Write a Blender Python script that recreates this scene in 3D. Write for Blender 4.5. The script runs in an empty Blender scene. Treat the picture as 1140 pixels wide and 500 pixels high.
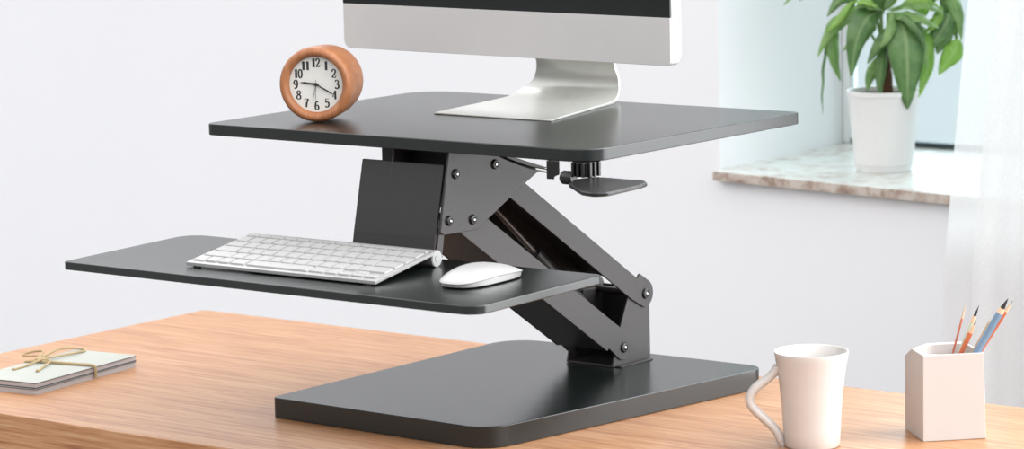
import bpy, bmesh, math, random
from mathutils import Vector, Matrix
random.seed(7)
PI = math.pi
C = bpy.context.scene.collection
V = Vector

# ------------------------------------------------------------------ helpers
def link(o, parent=None):
    C.objects.link(o)
    if parent is not None:
        o.parent = parent
    return o

def obj(name, bm, mat, parent=None, smooth=None, bevel=0.0, seg=2):
    me = bpy.data.meshes.new(name)
    bmesh.ops.recalc_face_normals(bm, faces=bm.faces)
    bm.to_mesh(me); bm.free()
    me.materials.append(mat)
    o = bpy.data.objects.new(name, me)
    link(o, parent)
    if bevel:
        b = o.modifiers.new('bevel', 'BEVEL'); b.width = bevel; b.segments = seg
        b.limit_method = 'ANGLE'; b.angle_limit = math.radians(35); b.harden_normals = smooth is not None
    if smooth is not None:
        for p in me.polygons: p.use_smooth = True
        me.set_sharp_from_angle(angle=math.radians(smooth))
    return o

def thing(name, label, cat, loc=(0, 0, 0), rz=0, group=None):
    o = bpy.data.objects.new(name, None); C.objects.link(o)
    o.location = loc; o.rotation_euler = (0, 0, rz); o.empty_display_size = .02
    tag(o, label, cat, group)
    return o

def tag(o, label, cat, group=None):
    o['label'] = label; o['category'] = cat
    if group: o['group'] = group
    return o

def struct(o):
    o['kind'] = 'structure'; return o

def box(bm, x0, x1, y0, y1, z0, z1):
    vs = [bm.verts.new(p) for p in ((x0,y0,z0),(x1,y0,z0),(x1,y1,z0),(x0,y1,z0),(x0,y0,z1),(x1,y0,z1),(x1,y1,z1),(x0,y1,z1))]
    for f in ((0,3,2,1),(4,5,6,7),(0,1,5,4),(1,2,6,5),(2,3,7,6),(3,0,4,7)):
        bm.faces.new([vs[i] for i in f])
    return vs

def prism(bm, pts, a, b, axis='z'):
    """extrude a 2-D outline along an axis. x: pts=(y,z)  y: pts=(x,z)  z: pts=(x,y)"""
    def P(p, t):
        if axis == 'x': return (t, p[0], p[1])
        if axis == 'y': return (p[0], t, p[1])
        return (p[0], p[1], t)
    lo = [bm.verts.new(P(p, a)) for p in pts]; hi = [bm.verts.new(P(p, b)) for p in pts]
    n = len(pts)
    bm.faces.new(lo); bm.faces.new(hi)
    for i in range(n):
        bm.faces.new((lo[i], lo[(i+1) % n], hi[(i+1) % n], hi[i]))

def rounded(pts, r, n=8):
    out = []; m = len(pts)
    for i in range(m):
        p = V(pts[i]); a = (V(pts[i-1]) - p); b = (V(pts[(i+1) % m]) - p)
        a.normalize(); b.normalize()
        ri = r[i] if isinstance(r, (list, tuple)) else r
        if ri <= 0: out.append((p.x, p.y)); continue
        ang = a.angle(b); d = ri/math.tan(ang/2)
        c = p + (a+b).normalized()*(ri/math.sin(ang/2))
        s = p + a*d - c; e = p + b*d - c
        a0 = math.atan2(s.y, s.x); a1 = math.atan2(e.y, e.x)
        while a1-a0 > PI: a1 -= 2*PI
        while a1-a0 < -PI: a1 += 2*PI
        for k in range(n+1):
            t = a0+(a1-a0)*k/n
            out.append((c.x+ri*math.cos(t), c.y+ri*math.sin(t)))
    return out

def tube(bm, pts, r, n=12, cap=True):
    pts = [V(p) for p in pts]; rs = r if isinstance(r, (list, tuple)) else [r]*len(pts)
    rings = []; ref = None
    for i, p in enumerate(pts):
        t = (pts[min(i+1, len(pts)-1)] - pts[max(i-1, 0)]).normalized()
        if ref is None:
            ref = V((0,0,1)) if abs(t.z) < .9 else V((1,0,0))
        s = t.cross(ref)
        if s.length < 1e-5: s = t.cross(V((.3,.7,.2)))
        s.normalize(); u = s.cross(t); ref = u
        rings.append([bm.verts.new(p + (s*math.cos(2*PI*k/n) + u*math.sin(2*PI*k/n))*rs[i]) for k in range(n)])
    for a, b in zip(rings, rings[1:]):
        for k in range(n):
            bm.faces.new((a[k], a[(k+1) % n], b[(k+1) % n], b[k]))
    if cap:
        bm.faces.new(rings[0]); bm.faces.new(rings[-1])

def spline(pts, n=8):
    pts = [V(p) for p in pts]; out = []
    for i in range(len(pts)-1):
        p0 = pts[max(i-1,0)]; p1 = pts[i]; p2 = pts[i+1]; p3 = pts[min(i+2, len(pts)-1)]
        for k in range(n):
            t = k/n
            out.append(.5*((2*p1)+(p2-p0)*t+(2*p0-5*p1+4*p2-p3)*t*t+(3*p1-p0-3*p2+p3)*t**3))
    out.append(pts[-1]); return out

def lathe(bm, prof, n=48, close=False):
    rings = []
    for r, z in prof:
        if r < 1e-6: rings.append([bm.verts.new((0,0,z))])
        else: rings.append([bm.verts.new((r*math.cos(2*PI*k/n), r*math.sin(2*PI*k/n), z)) for k in range(n)])
    for a, b in zip(rings, rings[1:]):
        for k in range(n):
            k2 = (k+1) % n
            if len(a) == 1: bm.faces.new((a[0], b[k], b[k2]))
            elif len(b) == 1: bm.faces.new((a[k], a[k2], b[0]))
            else: bm.faces.new((a[k], a[k2], b[k2], b[k]))

def xf(bm, M):
    bmesh.ops.transform(bm, matrix=M, verts=bm.verts)

# ------------------------------------------------------------------ materials
def srgb(r, g, b):
    def f(c):
        c /= 255
        return c/12.92 if c <= .04045 else ((c+.055)/1.055)**2.4
    return (f(r), f(g), f(b), 1)

def mat(name, col, rough=.5, metal=0, noise=None, spec=None, bump=None, coat=0, sheen=0):
    m = bpy.data.materials.new(name); m.use_nodes = True
    nt = m.node_tree; b = nt.nodes['Principled BSDF']
    b.inputs['Base Color'].default_value = col
    b.inputs['Roughness'].default_value = rough
    b.inputs['Metallic'].default_value = metal
    b.inputs['Coat Weight'].default_value = coat
    if spec is not None: b.inputs['Specular IOR Level'].default_value = spec
    tc = nt.nodes.new('ShaderNodeTexCoord')
    if noise:
        scale, amt = noise
        n = nt.nodes.new('ShaderNodeTexNoise'); n.inputs['Scale'].default_value = scale; n.inputs['Detail'].default_value = 6
        nt.links.new(tc.outputs['Object'], n.inputs['Vector'])
        r = nt.nodes.new('ShaderNodeValToRGB')
        r.color_ramp.elements[0].position = .3; r.color_ramp.elements[1].position = .7
        r.color_ramp.elements[0].color = tuple(c*(1-amt) for c in col[:3])+(1,)
        r.color_ramp.elements[1].color = tuple(min(1, c*(1+amt)) for c in col[:3])+(1,)
        nt.links.new(n.outputs['Fac'], r.inputs['Fac']); nt.links.new(r.outputs['Color'], b.inputs['Base Color'])
    if bump:
        scale, strg = bump
        n = nt.nodes.new('ShaderNodeTexNoise'); n.inputs['Scale'].default_value = scale
        nt.links.new(tc.outputs['Object'], n.inputs['Vector'])
        bp = nt.nodes.new('ShaderNodeBump'); bp.inputs['Strength'].default_value = strg; bp.inputs['Distance'].default_value = .001
        nt.links.new(n.outputs['Fac'], bp.inputs['Height']); nt.links.new(bp.outputs['Normal'], b.inputs['Normal'])
    return m

def wood_mat(name, cols, stretch=(1.2, 14, 14), rough=.45, scale=4.0, line=.5):
    m = bpy.data.materials.new(name); m.use_nodes = True
    nt = m.node_tree; b = nt.nodes['Principled BSDF']; L = nt.links.new
    tc = nt.nodes.new('ShaderNodeTexCoord'); mp = nt.nodes.new('ShaderNodeMapping')
    mp.inputs['Scale'].default_value = stretch
    L(tc.outputs['Object'], mp.inputs['Vector'])
    n1 = nt.nodes.new('ShaderNodeTexNoise'); n1.inputs['Scale'].default_value = scale*.35; n1.inputs['Detail'].default_value = 3; n1.inputs['Distortion'].default_value = .6
    n2 = nt.nodes.new('ShaderNodeTexNoise'); n2.inputs['Scale'].default_value = scale*2.2; n2.inputs['Detail'].default_value = 8; n2.inputs['Roughness'].default_value = .62
    L(mp.outputs['Vector'], n1.inputs['Vector']); L(mp.outputs['Vector'], n2.inputs['Vector'])
    mx = nt.nodes.new('ShaderNodeMix'); mx.data_type = 'FLOAT'; mx.inputs['Factor'].default_value = line
    L(n1.outputs['Fac'], mx.inputs['A']); L(n2.outputs['Fac'], mx.inputs['B'])
    r = nt.nodes.new('ShaderNodeValToRGB'); el = r.color_ramp.elements
    el[0].position = .32; el[0].color = cols[0]; el[1].position = .66; el[1].color = cols[-1]
    for i, c in enumerate(cols[1:-1]):
        e = el.new(.32+.34*(i+1)/(len(cols)-1)); e.color = c
    L(mx.outputs['Result'], r.inputs['Fac']); L(r.outputs['Color'], b.inputs['Base Color'])
    b.inputs['Roughness'].default_value = rough
    bp = nt.nodes.new('ShaderNodeBump'); bp.inputs['Strength'].default_value = .15; bp.inputs['Distance'].default_value = .0005
    L(n2.outputs['Fac'], bp.inputs['Height']); L(bp.outputs['Normal'], b.inputs['Normal'])
    return m

M_wall = mat('white_wall_paint', (.905,.91,.93,1), .85, noise=(1.5,.008), bump=(180,.05))
M_reveal = M_wall
M_floor = wood_mat('floor_boards', [srgb(92,90,90), srgb(112,110,110), srgb(128,126,126)], (1,8,8), .5)
M_desk = wood_mat('light_oak_veneer', [srgb(126,76,44), srgb(162,110,70), srgb(180,132,92), srgb(192,152,116)], (.8, 22, 22), .34, 5.0, .80)
M_clockwood = wood_mat('clock_beech_wood', [srgb(140,84,50), srgb(160,102,64), srgb(178,122,84)], (30, 4, 4), .45, 5)
M_pen_orange = mat('orange_pencil_lacquer', srgb(206,112,72), .4, noise=(60,.08))
M_pen_terra = mat('thin_terracotta_lacquer', srgb(204,122,98), .4, noise=(60,.08))
M_pen_mint = mat('mint_lacquer', srgb(196,208,190), .4, noise=(60,.05))
M_pen_blue = mat('blue_lacquer', srgb(118,152,182), .35, noise=(60,.06))
M_pen_tan = mat('tan_lacquer', srgb(206,178,142), .45, noise=(60,.06))
M_penwood = mat('sharpened_wood', srgb(222,190,158), .6, noise=(120,.1))
M_lead = mat('dark_pencil_lead', srgb(45,42,44), .4, noise=(120,.1))
M_black_top = mat('black_laminate', (.005,.0075,.0070,1), .24, noise=(120,.12), spec=.6)
M_black_metal = mat('black_powder_coat', (.026,.023,.023,1), .45, noise=(200,.1), bump=(1200,.06))
M_black_cover = mat('black_cover_plate', (.016,.014,.014,1), .5, noise=(200,.1))
M_plastic = mat('black_plastic', (.006,.0055,.0055,1), .32, noise=(200,.1))
M_chrome = mat('bright_bolt_steel', (.62,.62,.62,1), .25, 1, noise=(200,.05))
M_strut = mat('grey_strut_steel', (.16,.15,.15,1), .35, .6, noise=(80,.1))
M_alu = mat('brushed_aluminium', (.40,.395,.39,1), .4, .5, noise=(40,.02), bump=(700,.03))
M_alu_chin = mat('satin_silver_panel', (.56,.545,.535,1), .5, .0, noise=(20,.015))
M_alu_leg = mat('stand_aluminium', (.60,.60,.565,1), .34, .55, noise=(30,.02))
M_white_pl = mat('white_plastic', (.38,.378,.375,1), .35, noise=(60,.01))
M_key = mat('white_key_plastic', (.33,.326,.32,1), .5, noise=(80,.02))
M_side = mat('white_housing', (.62,.62,.61,1), .4, noise=(60,.01))
M_glass_blk = mat('black_screen_glass', (.008,.010,.010,1), .12, noise=(20,.1))
M_ceramic = mat('white_glazed_ceramic', (.58,.55,.525,1), .28, noise=(30,.01), coat=.2)
M_holder = mat('matte_white_ceramic', (.52,.48,.455,1), .5, noise=(40,.01))
M_pot = mat('white_pot_ceramic', (.80,.795,.785,1), .35, noise=(30,.01))
M_soil = mat('dark_soil', srgb(74,72,60), .95, noise=(90,.5), bump=(150,1))
M_trunk = mat('brown_bark', srgb(92,58,38), .85, noise=(60,.3), bump=(120,.8))
M_dial = mat('cream_dial_paper', srgb(214,212,206), .7, noise=(60,.01))
M_ink = mat('black_print_ink', srgb(40,40,40), .6, noise=(200,.1))
M_hand = mat('black_hand_metal', srgb(48,48,48), .4, noise=(200,.1))
M_cover = mat('pale_grey_green_card', srgb(166,168,160), .7, noise=(60,.02))
M_coverback = mat('dark_grey_card', srgb(66,64,72), .75, noise=(60,.05))
M_twine = mat('jute_twine', srgb(176,154,116), .85, noise=(700,.25), bump=(900,.8))
M_frame_white = mat('white_window_paint', (.8,.82,.82,1), .4, noise=(20,.01))
M_frame_dark = mat('dark_gasket', srgb(52,66,70), .5, noise=(20,.05))

def page_mat():
    m = mat('stacked_paper_edges', srgb(190,182,178), .8)
    nt = m.node_tree; b = nt.nodes['Principled BSDF']
    tc = nt.nodes.new('ShaderNodeTexCoord'); w = nt.nodes.new('ShaderNodeTexWave'); w.bands_direction = 'Z'
    w.inputs['Scale'].default_value = 600
    nt.links.new(tc.outputs['Object'], w.inputs['Vector'])
    r = nt.nodes.new('ShaderNodeValToRGB'); r.color_ramp.elements[0].color = srgb(160,153,152); r.color_ramp.elements[1].color = srgb(188,180,179)
    nt.links.new(w.outputs['Fac'], r.inputs['Fac']); nt.links.new(r.outputs['Color'], b.inputs['Base Color'])
    return m
M_pages = page_mat()

def marble_mat(nm, c0, c1, c2):
    m = mat(nm, (.75,.76,.72,1), .22)
    nt = m.node_tree; b = nt.nodes['Principled BSDF']; L = nt.links.new
    tc = nt.nodes.new('ShaderNodeTexCoord')
    n = nt.nodes.new('ShaderNodeTexNoise'); n.inputs['Scale'].default_value = 26; n.inputs['Detail'].default_value = 9; n.inputs['Roughness'].default_value = .7
    L(tc.outputs['Object'], n.inputs['Vector'])
    r = nt.nodes.new('ShaderNodeValToRGB'); e = r.color_ramp.elements
    e[0].position = .34; e[0].color = c0; e[1].position = .56; e[1].color = c2
    k = e.new(.45); k.color = c1
    L(n.outputs['Fac'], r.inputs['Fac']); L(r.outputs['Color'], b.inputs['Base Color'])
    return m
M_marble = marble_mat('speckled_marble', srgb(176,164,152), srgb(206,204,196), srgb(218,224,220))
M_edge = marble_mat('brown_marble_edge', srgb(128,104,90), srgb(176,156,142), srgb(206,196,186))  # same speckle in browner tones for the sill's front strip

def leaf_mat(name, c1, c2):
    m = bpy.data.materials.new(name); m.use_nodes = True
    nt = m.node_tree; b = nt.nodes['Principled BSDF']; L = nt.links.new
    out = nt.nodes['Material Output']
    tc = nt.nodes.new('ShaderNodeTexCoord'); n = nt.nodes.new('ShaderNodeTexNoise'); n.inputs['Scale'].default_value = 30
    L(tc.outputs['Object'], n.inputs['Vector'])
    r = nt.nodes.new('ShaderNodeValToRGB'); r.color_ramp.elements[0].position = .35; r.color_ramp.elements[1].position = .65
    r.color_ramp.elements[0].color = c1; r.color_ramp.elements[1].color = c2
    L(n.outputs['Fac'], r.inputs['Fac']); at = nt.nodes.new('ShaderNodeAttribute'); at.attribute_name = 'rib'
    rr = nt.nodes.new('ShaderNodeMapRange'); rr.inputs['From Min'].default_value = .04; rr.inputs['From Max'].default_value = .16
    rr.inputs['To Min'].default_value = .55; rr.inputs['To Max'].default_value = 0; L(at.outputs['Fac'], rr.inputs['Value'])
    mxr = nt.nodes.new('ShaderNodeMix'); mxr.data_type = 'RGBA'; L(rr.outputs['Result'], mxr.inputs['Factor']); L(r.outputs['Color'], mxr.inputs['A']); mxr.inputs['B'].default_value = srgb(190, 214, 150)
    L(mxr.outputs['Result'], b.inputs['Base Color'])
    b.inputs['Roughness'].default_value = .30; b.inputs['Specular IOR Level'].default_value = .8
    t = nt.nodes.new('ShaderNodeBsdfTranslucent'); L(r.outputs['Color'], t.inputs['Color'])
    mx = nt.nodes.new('ShaderNodeMixShader'); mx.inputs[0].default_value = .38
    L(b.outputs[0], mx.inputs[1]); L(t.outputs[0], mx.inputs[2]); L(mx.outputs[0], out.inputs['Surface'])
    return m
LEAF = [leaf_mat('deep_green_leaf', srgb(92,136,76), srgb(124,166,100)),
        leaf_mat('mid_green_leaf', srgb(120,164,90), srgb(156,196,120)),
        leaf_mat('fresh_green_leaf', srgb(142,192,80), srgb(168,212,104))]
M_stem = mat('green_stem', srgb(120,152,82), .5, noise=(40,.1))

def sheer_mat():
    m = bpy.data.materials.new('sheer_white_voile'); m.use_nodes = True
    nt = m.node_tree; L = nt.links.new; out = nt.nodes['Material Output']
    d = nt.nodes['Principled BSDF']; d.inputs['Base Color'].default_value = (.92,.91,.905,1); d.inputs['Roughness'].default_value = .9
    t = nt.nodes.new('ShaderNodeBsdfTranslucent'); t.inputs['Color'].default_value = (.92,.91,.905,1)
    tr = nt.nodes.new('ShaderNodeBsdfTransparent')
    m1 = nt.nodes.new('ShaderNodeMixShader'); m1.inputs[0].default_value = .40
    L(d.outputs[0], m1.inputs[1]); L(t.outputs[0], m1.inputs[2])
    m2 = nt.nodes.new('ShaderNodeMixShader')
    tc = nt.nodes.new('ShaderNodeTexCoord'); n = nt.nodes.new('ShaderNodeTexNoise'); n.inputs['Scale'].default_value = 300
    L(tc.outputs['Object'], n.inputs['Vector'])
    mr = nt.nodes.new('ShaderNodeMapRange'); mr.inputs['To Min'].default_value = .16; mr.inputs['To Max'].default_value = .30
    L(n.outputs['Fac'], mr.inputs['Value']); L(mr.outputs['Result'], m2.inputs[0])
    L(m1.outputs[0], m2.inputs[1]); L(tr.outputs[0], m2.inputs[2]); L(m2.outputs[0], out.inputs['Surface'])
    return m
M_sheer = sheer_mat()

def glass_mat():
    m = bpy.data.materials.new('window_glass'); m.use_nodes = True
    nt = m.node_tree; L = nt.links.new; out = nt.nodes['Material Output']
    g = nt.nodes.new('ShaderNodeBsdfGlossy'); g.inputs['Roughness'].default_value = .02
    t = nt.nodes.new('ShaderNodeBsdfTransparent'); t.inputs['Color'].default_value = (.85,.925,.94,1)
    f = nt.nodes.new('ShaderNodeFresnel'); f.inputs['IOR'].default_value = 1.45
    mx = nt.nodes.new('ShaderNodeMixShader')
    L(f.outputs[0], mx.inputs[0]); L(t.outputs[0], mx.inputs[1]); L(g.outputs[0], mx.inputs[2]); L(mx.outputs[0], out.inputs['Surface'])
    return m
M_glass = glass_mat()

# ------------------------------------------------------------------ room
FLOOR = -.75; TOP = 1.75
u = V((.9917, -.1284)); w = V((.1284, .9917))
A = V((-.3522, 1.715)); B = V((.2904, 1.6318))
A2 = V((-.372, 2.218)); B = A + u*1.5; B2 = V((1.15, 2.21))
bm = bmesh.new()
Af = A + w*.022
prism(bm, [tuple(Af), tuple(A2), tuple(A2-u*5.5+w*.05), tuple(Af-u*5.5)], FLOOR, TOP)
struct(obj('wall_back', bm, M_wall))
bm = bmesh.new()
Bf = B + w*.022
prism(bm, [tuple(Bf), tuple(Bf+u*.15), tuple(B2+u*.15), tuple(B2)], FLOOR, TOP)
struct(obj('wall_right', bm, M_wall))
bm = bmesh.new()   # the knee wall under the sill, standing a little proud
prism(bm, [tuple(Af-u*.003-w*.0005), tuple(Bf-w*.0005), (B2.x, B2.y), (A2.x+.004, A2.y)], FLOOR, .0795)
K0 = Af+u*.033-w*.0012; K1 = Bf-w*.0012
prism(bm, [tuple(K0), tuple(K1), tuple(K1+w*.01), tuple(K0+w*.01)], FLOOR, .0795)
struct(obj('wall_sill_front', bm, M_wall, bevel=.004))
bm = bmesh.new()
prism(bm, [tuple(Af), tuple(Bf), tuple(B2), tuple(A2)], 1.45, TOP)
struct(obj('wall_header', bm, M_wall))
bm = bmesh.new(); box(bm, -12, 8, -12, 2.6, FLOOR-.02, FLOOR)
struct(obj('floor', bm, M_floor))

# the marble sill
bm = bmesh.new()
prism(bm, rounded([tuple(A), tuple(B), (B2.x-.002, B2.y-.03), (A2.x+.004, A2.y-.004)], [.012,0,0,0]), .081, .1)
EW = [tuple(A-w*.0012+u*.002), tuple(B-w*.0012), tuple(B+w*.004), tuple(A+w*.004+u*.002)]
o = tag(obj('window_sill', bm, M_marble, bevel=.005, seg=3, smooth=40), 'speckled marble window sill slab carrying the potted plant', 'window sill')

bm = bmesh.new(); prism(bm, EW, .0825, .0985); obj('front_edge', bm, M_edge, o)
# window
wy = 2.19
wt = bpy.data.objects.new('window_1', None); C.objects.link(wt); wt.location = (-.03, wy, .1); struct(wt)
def wbox(name, x0, x1, y0, y1, z0, z1, m, bev=.002):
    bm = bmesh.new(); box(bm, x0, x1, y0, y1, z0, z1); o = obj(name, bm, m, wt, bevel=bev); struct(o); return o
wbox('jamb', -.339, -.322, -.0, .03, 0, 1.35, M_frame_white)
wbox('jamb', 1.135, 1.152, -.0, .03, 0, 1.35, M_frame_white)
wbox('frame_head', -.322, 1.135, 0, .03, 1.31, 1.35, M_frame_white)
wbox('frame_bottom_rail', -.322, 1.135, 0.002, .03, .001, .0095, M_frame_dark, .001)
wbox('pane', -.322, 1.135, .012, .016, .0095, 1.31, M_glass, 0)

# sheer curtain: one long panel with soft folds, its free edge drifting left lower down
def curtain(dx, y00):
    bm = bmesh.new(); NZ, NX = 26, 260
    z0, z1 = -.70, 1.6
    grid = []
    for j in range(NZ+1):
        z = z0+(z1-z0)*j/NZ
        xl = .2585 + max(0, z)*.094 + max(0, z-.2)*.01 - max(0, -z)*.02
        row = []
        for i in range(NX+1):
            s = i/NX
            x = xl + dx + (1.2-xl-dx)*s
            k = s*50+dx*9
            y = y00 + .006*math.sin(k*.6+.3*math.sin(z*2)) + .002*math.sin(k*2.3+1.2+z*.8)
            row.append(bm.verts.new((x, y, z)))
        grid.append(row)
    for j in range(NZ):
        for i in range(NX):
            bm.faces.new((grid[j][i], grid[j][i+1], grid[j+1][i+1], grid[j+1][i]))
    return bm
o = tag(obj('sheer_curtain', curtain(0, 1.50), M_sheer, smooth=80), 'sheer white curtain beside the plant, its free edge hanging over the marble sill', 'curtain')
o = tag(obj('sheer_curtain', curtain(.078, 1.455), M_sheer, smooth=80), 'second sheer curtain layer at the far right edge, denser white, in front of the first', 'curtain')
bm = bmesh.new(); tube(bm, [(.15,1.5,1.615),(1.3,1.5,1.615)], .012, 16)
for xx in (.18, 1.26): tube(bm, [(xx,1.5,1.615),(xx,1.62,1.615)], .006, 10)
tag(obj('curtain_rod', bm, M_frame_white, smooth=40), 'white curtain rod carrying the sheer curtain above the window', 'curtain rod')

# ------------------------------------------------------------------ desk
dk = thing('desk', 'light oak wooden desk under the black desk riser', 'desk', (.42, .175, FLOOR))
DX0, DX1, DY0, DY1 = -.532-.42, 1.20-.42, -.1985-.175, .5484-.175
H = -FLOOR
bm = bmesh.new(); prism(bm, rounded([(DX0,DY0),(DX1,DY0),(DX1,DY1),(DX0,DY1)], .012), H-.056, H)
obj('desktop', bm, M_desk, dk, bevel=.002, seg=2, smooth=35)
bm = bmesh.new()
for (a,b,c,d) in ((DX0+.1,DX1-.1,DY0+.05,DY0+.07),(DX0+.1,DX1-.1,DY1-.07,DY1-.05),(DX0+.07,DX0+.09,DY0+.1,DY1-.1),(DX1-.09,DX1-.07,DY0+.1,DY1-.1)):
    box(bm, a,b,c,d, H-.13, H-.056)
obj('apron', bm, M_desk, dk)
for sx in (DX0+.08, DX1-.08):
    for sy in (DY0+.08, DY1-.08):
        bm = bmesh.new()
        lo = [(sx-.02,sy-.02),(sx+.02,sy-.02),(sx+.02,sy+.02),(sx-.02,sy+.02)]
        vs = box(bm, sx-.028, sx+.028, sy-.028, sy+.028, 0, H-.056)
        for v in vs[:4]: v.co.x = sx+(v.co.x-sx)*.65; v.co.y = sy+(v.co.y-sy)*.65
        obj('leg', bm, M_desk, dk, bevel=.003)

# ------------------------------------------------------------------ desk riser
rs = thing('desk_riser', 'black height-adjustable desk riser with two scissor arms standing on the desk', 'desk riser', (.35, .24, 0))
OFF = Matrix.Translation((-.35, -.24, 0))
def rp(name, bm, m, parent=None, **k):
    xf(bm, OFF)
    return obj(name, bm, m, rs if parent is None else parent, **k)
HT, HK, HB = .3808, .2291, .0278
bm = bmesh.new(); prism(bm, rounded([(.0035,.0),(.6405,.0),(.6405,.4735),(-.003,.4725)], [.014,.038,.012,.05], 12), HT-.0155, HT)
worktop = rp('worktop', bm, M_black_top, bevel=.0014, seg=3, smooth=30)
bm = bmesh.new(); prism(bm, rounded([(-.0085,-.2572),(.666,-.2583),(.6534,.0062),(-.0323,.0024)], [.006,.022,.010,.03], 12), HK-.0105, HK)
tray = rp('keyboard_tray', bm, M_black_top, bevel=.0012, seg=3, smooth=30)
bm = bmesh.new(); prism(bm, rounded([(.1319,-.0254),(.5025,-.0352),(.5737,.4897),(.1379,.4854)], [.008,.045,.026,.055], 12), 0.0003, HB)
base = rp('base_plate', bm, M_black_top, bevel=.0012, seg=3, smooth=30)

XN, XF = .398, .318
# bottom bracket: two side cheeks, a foot flange and a back web in one folded sheet
bm = bmesh.new()
chk = [(.372,.0285),(.4600,.0285),(.4597,.104),(.4556,.1225),(.4112,.1235),(.386,.072)]
prism(bm, chk, XN-.003, XN, 'x'); prism(bm, chk, XF, XF+.003, 'x')
box(bm, XF+.003, XN-.003, .456, .4595, .0285, .127)
box(bm, XF+.003, XN-.003, .372, .456, .0279, .031)
bbr = rp('base_bracket', bm, M_black_metal, bevel=.0006)
bm = bmesh.new(); box(bm, XN, XN+.010, .378, .452, .0279, .0296)
rp('bracket_flange', bm, M_black_metal, bevel=.0005, parent=bbr)

# upper arm
ax0 = V((.1134,.3373)); ax1 = V((.4459,.1206)); d = (ax1-ax0).normalized(); nrm = V((-d.y, d.x))
if nrm.y < 0: nrm = -nrm
def P2(p, s, t): q = p + d*s + nrm*t; return (q.x, q.y)
L1 = (ax1-ax0).length
def arc(c, r, a0, a1, n=10):
    return [(c.x+r*math.cos(math.radians(a0+(a1-a0)*k/n)), c.y+r*math.sin(math.radians(a0+(a1-a0)*k/n))) for k in range(n+1)]
def flange_up():
    return [P2(ax0,-.008,.010), P2(ax0,L1-.028,.010), P2(ax0,L1-.026,.018), P2(ax0,L1-.002,.019)] + arc(ax1,.019,50,-100,10) + [P2(ax0,L1-.025,-.0205), P2(ax0,-.008,-.0205)]
bm = bmesh.new()
prism(bm, flange_up(), XN, XN+.003, 'x')
prism(bm, flange_up()[:-2] + [P2(ax0,L1-.035,-.0205), P2(ax0,L1-.060,-.036), P2(ax0,.03,-.036), P2(ax0,-.008,-.0205)], XF-.003, XF, 'x')
prism(bm, [P2(ax0,.0,.0095), P2(ax0,L1-.03,.0095), P2(ax0,L1-.03,.0070), P2(ax0,.0,.0070)], XF, XN, 'x')
up = rp('upper_arm', bm, M_black_metal, bevel=.0006)
# lower arm
bx0 = V((.0654,.2717)); bx1 = V((.3933,.0536)); L2 = (bx1-bx0).length
def flange_lo():
    return [P2(bx0,-.012,.0165), P2(bx0,L2-.004,.0165)] + arc(bx1,.0178,48,-130,12) + [P2(bx0,L2-.030,-.019), P2(bx0,L2-.032,-.024), P2(bx0,-.012,-.024)]
bm = bmesh.new()
prism(bm, flange_lo(), XN, XN+.003, 'x'); prism(bm, flange_lo(), XF-.003, XF, 'x')
prism(bm, [P2(bx0,-.010,-.0210), P2(bx0,L2-.033,-.0210), P2(bx0,L2-.033,-.0236), P2(bx0,-.010,-.0236)], XF, XN, 'x')
lo_ = rp('lower_arm', bm, M_black_metal, bevel=.0006)
# gas strut
bm = bmesh.new(); tube(bm, [(.345,.270,.1975),(.345,.42,.073)], .0095, 20)
st = rp('gas_strut', bm, M_black_metal, smooth=40)
bm = bmesh.new(); tube(bm, [(.345,.12,.322),(.345,.272,.196)], .0042, 16)
rp('piston_rod', bm, M_strut, parent=st, smooth=40)
# top bracket
tb = [(.0218,.3650),(.075,.3650),(.0935,.3570),(.150,.3435),(.225,.3205),(.2035,.3165),(.1766,.3050),(.0940,.2665),(.083,.2590),(.077,.2575),(.0075,.2590),(.0010,.2625)]
bm = bmesh.new()
prism(bm, tb, XN+.0032, XN+.0062, 'x'); prism(bm, tb, XF-.0062, XF-.0032, 'x')
tbr = rp('top_bracket', bm, M_black_metal, bevel=.0006)
bm = bmesh.new(); box(bm, .262, XN+.003, .058, .064, .330, .3650); box(bm, .262, .42, .064, .24, .3615, .3650)
box(bm, .262, .266, .064, .20, .335, .3615)
rp('mounting_box', bm, M_black_cover, bevel=.0006, parent=tbr)
# bolts on the near side
def bolt(y, z, x, parent, r=.0066):
    bm = bmesh.new()
    lathe(bm, [(0,.0),(r,.0),(r,.0012),(r*.82,.0030),(r*.45,.0036),(r*.40,.0018),(0,.0018)], 24)
    xf(bm, Matrix.Translation((x, y, z)) @ Matrix.Rotation(PI/2, 4, 'Y'))
    o = rp('bolt', bm, M_plastic, parent=parent, smooth=35); 
    bm = bmesh.new(); lathe(bm, [(0,.0019),(r*.30,.0019),(r*.30,.0036),(r*.2,.0042),(0,.0043)], 16)
    xf(bm, Matrix.Translation((x, y, z)) @ Matrix.Rotation(PI/2, 4, 'Y'))
    return o, bm
for (y, z) in ((.0330,.3338),(.1134,.3373),(.0178,.2761),(.0654,.2717)):
    o, b2 = bolt(y, z, XN+.0062, tbr); 
    xf(b2, OFF); c = obj('bolt_centre', b2, M_chrome, tbr, smooth=35)
o, b2 = bolt(.4459, .1206, XN+.003, up, .0074); xf(b2, OFF); obj('bolt_centre', b2, M_chrome, up, smooth=35)
o, b2 = bolt(.3933, .0536, XN+.003, lo_, .0074); xf(b2, OFF); obj('bolt_centre', b2, M_chrome, lo_, smooth=35)
# pivot axles between the cheeks
for (y, z, par) in ((.1134,.3373,up),(.0654,.2717,lo_),(.4459,.1206,up),(.3933,.0536,lo_)):
    bm = bmesh.new(); tube(bm, [(XF-.003,y,z),(XN+.003,y,z)], .005, 14); rp('axle', bm, M_black_metal, parent=par, smooth=40)

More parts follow.
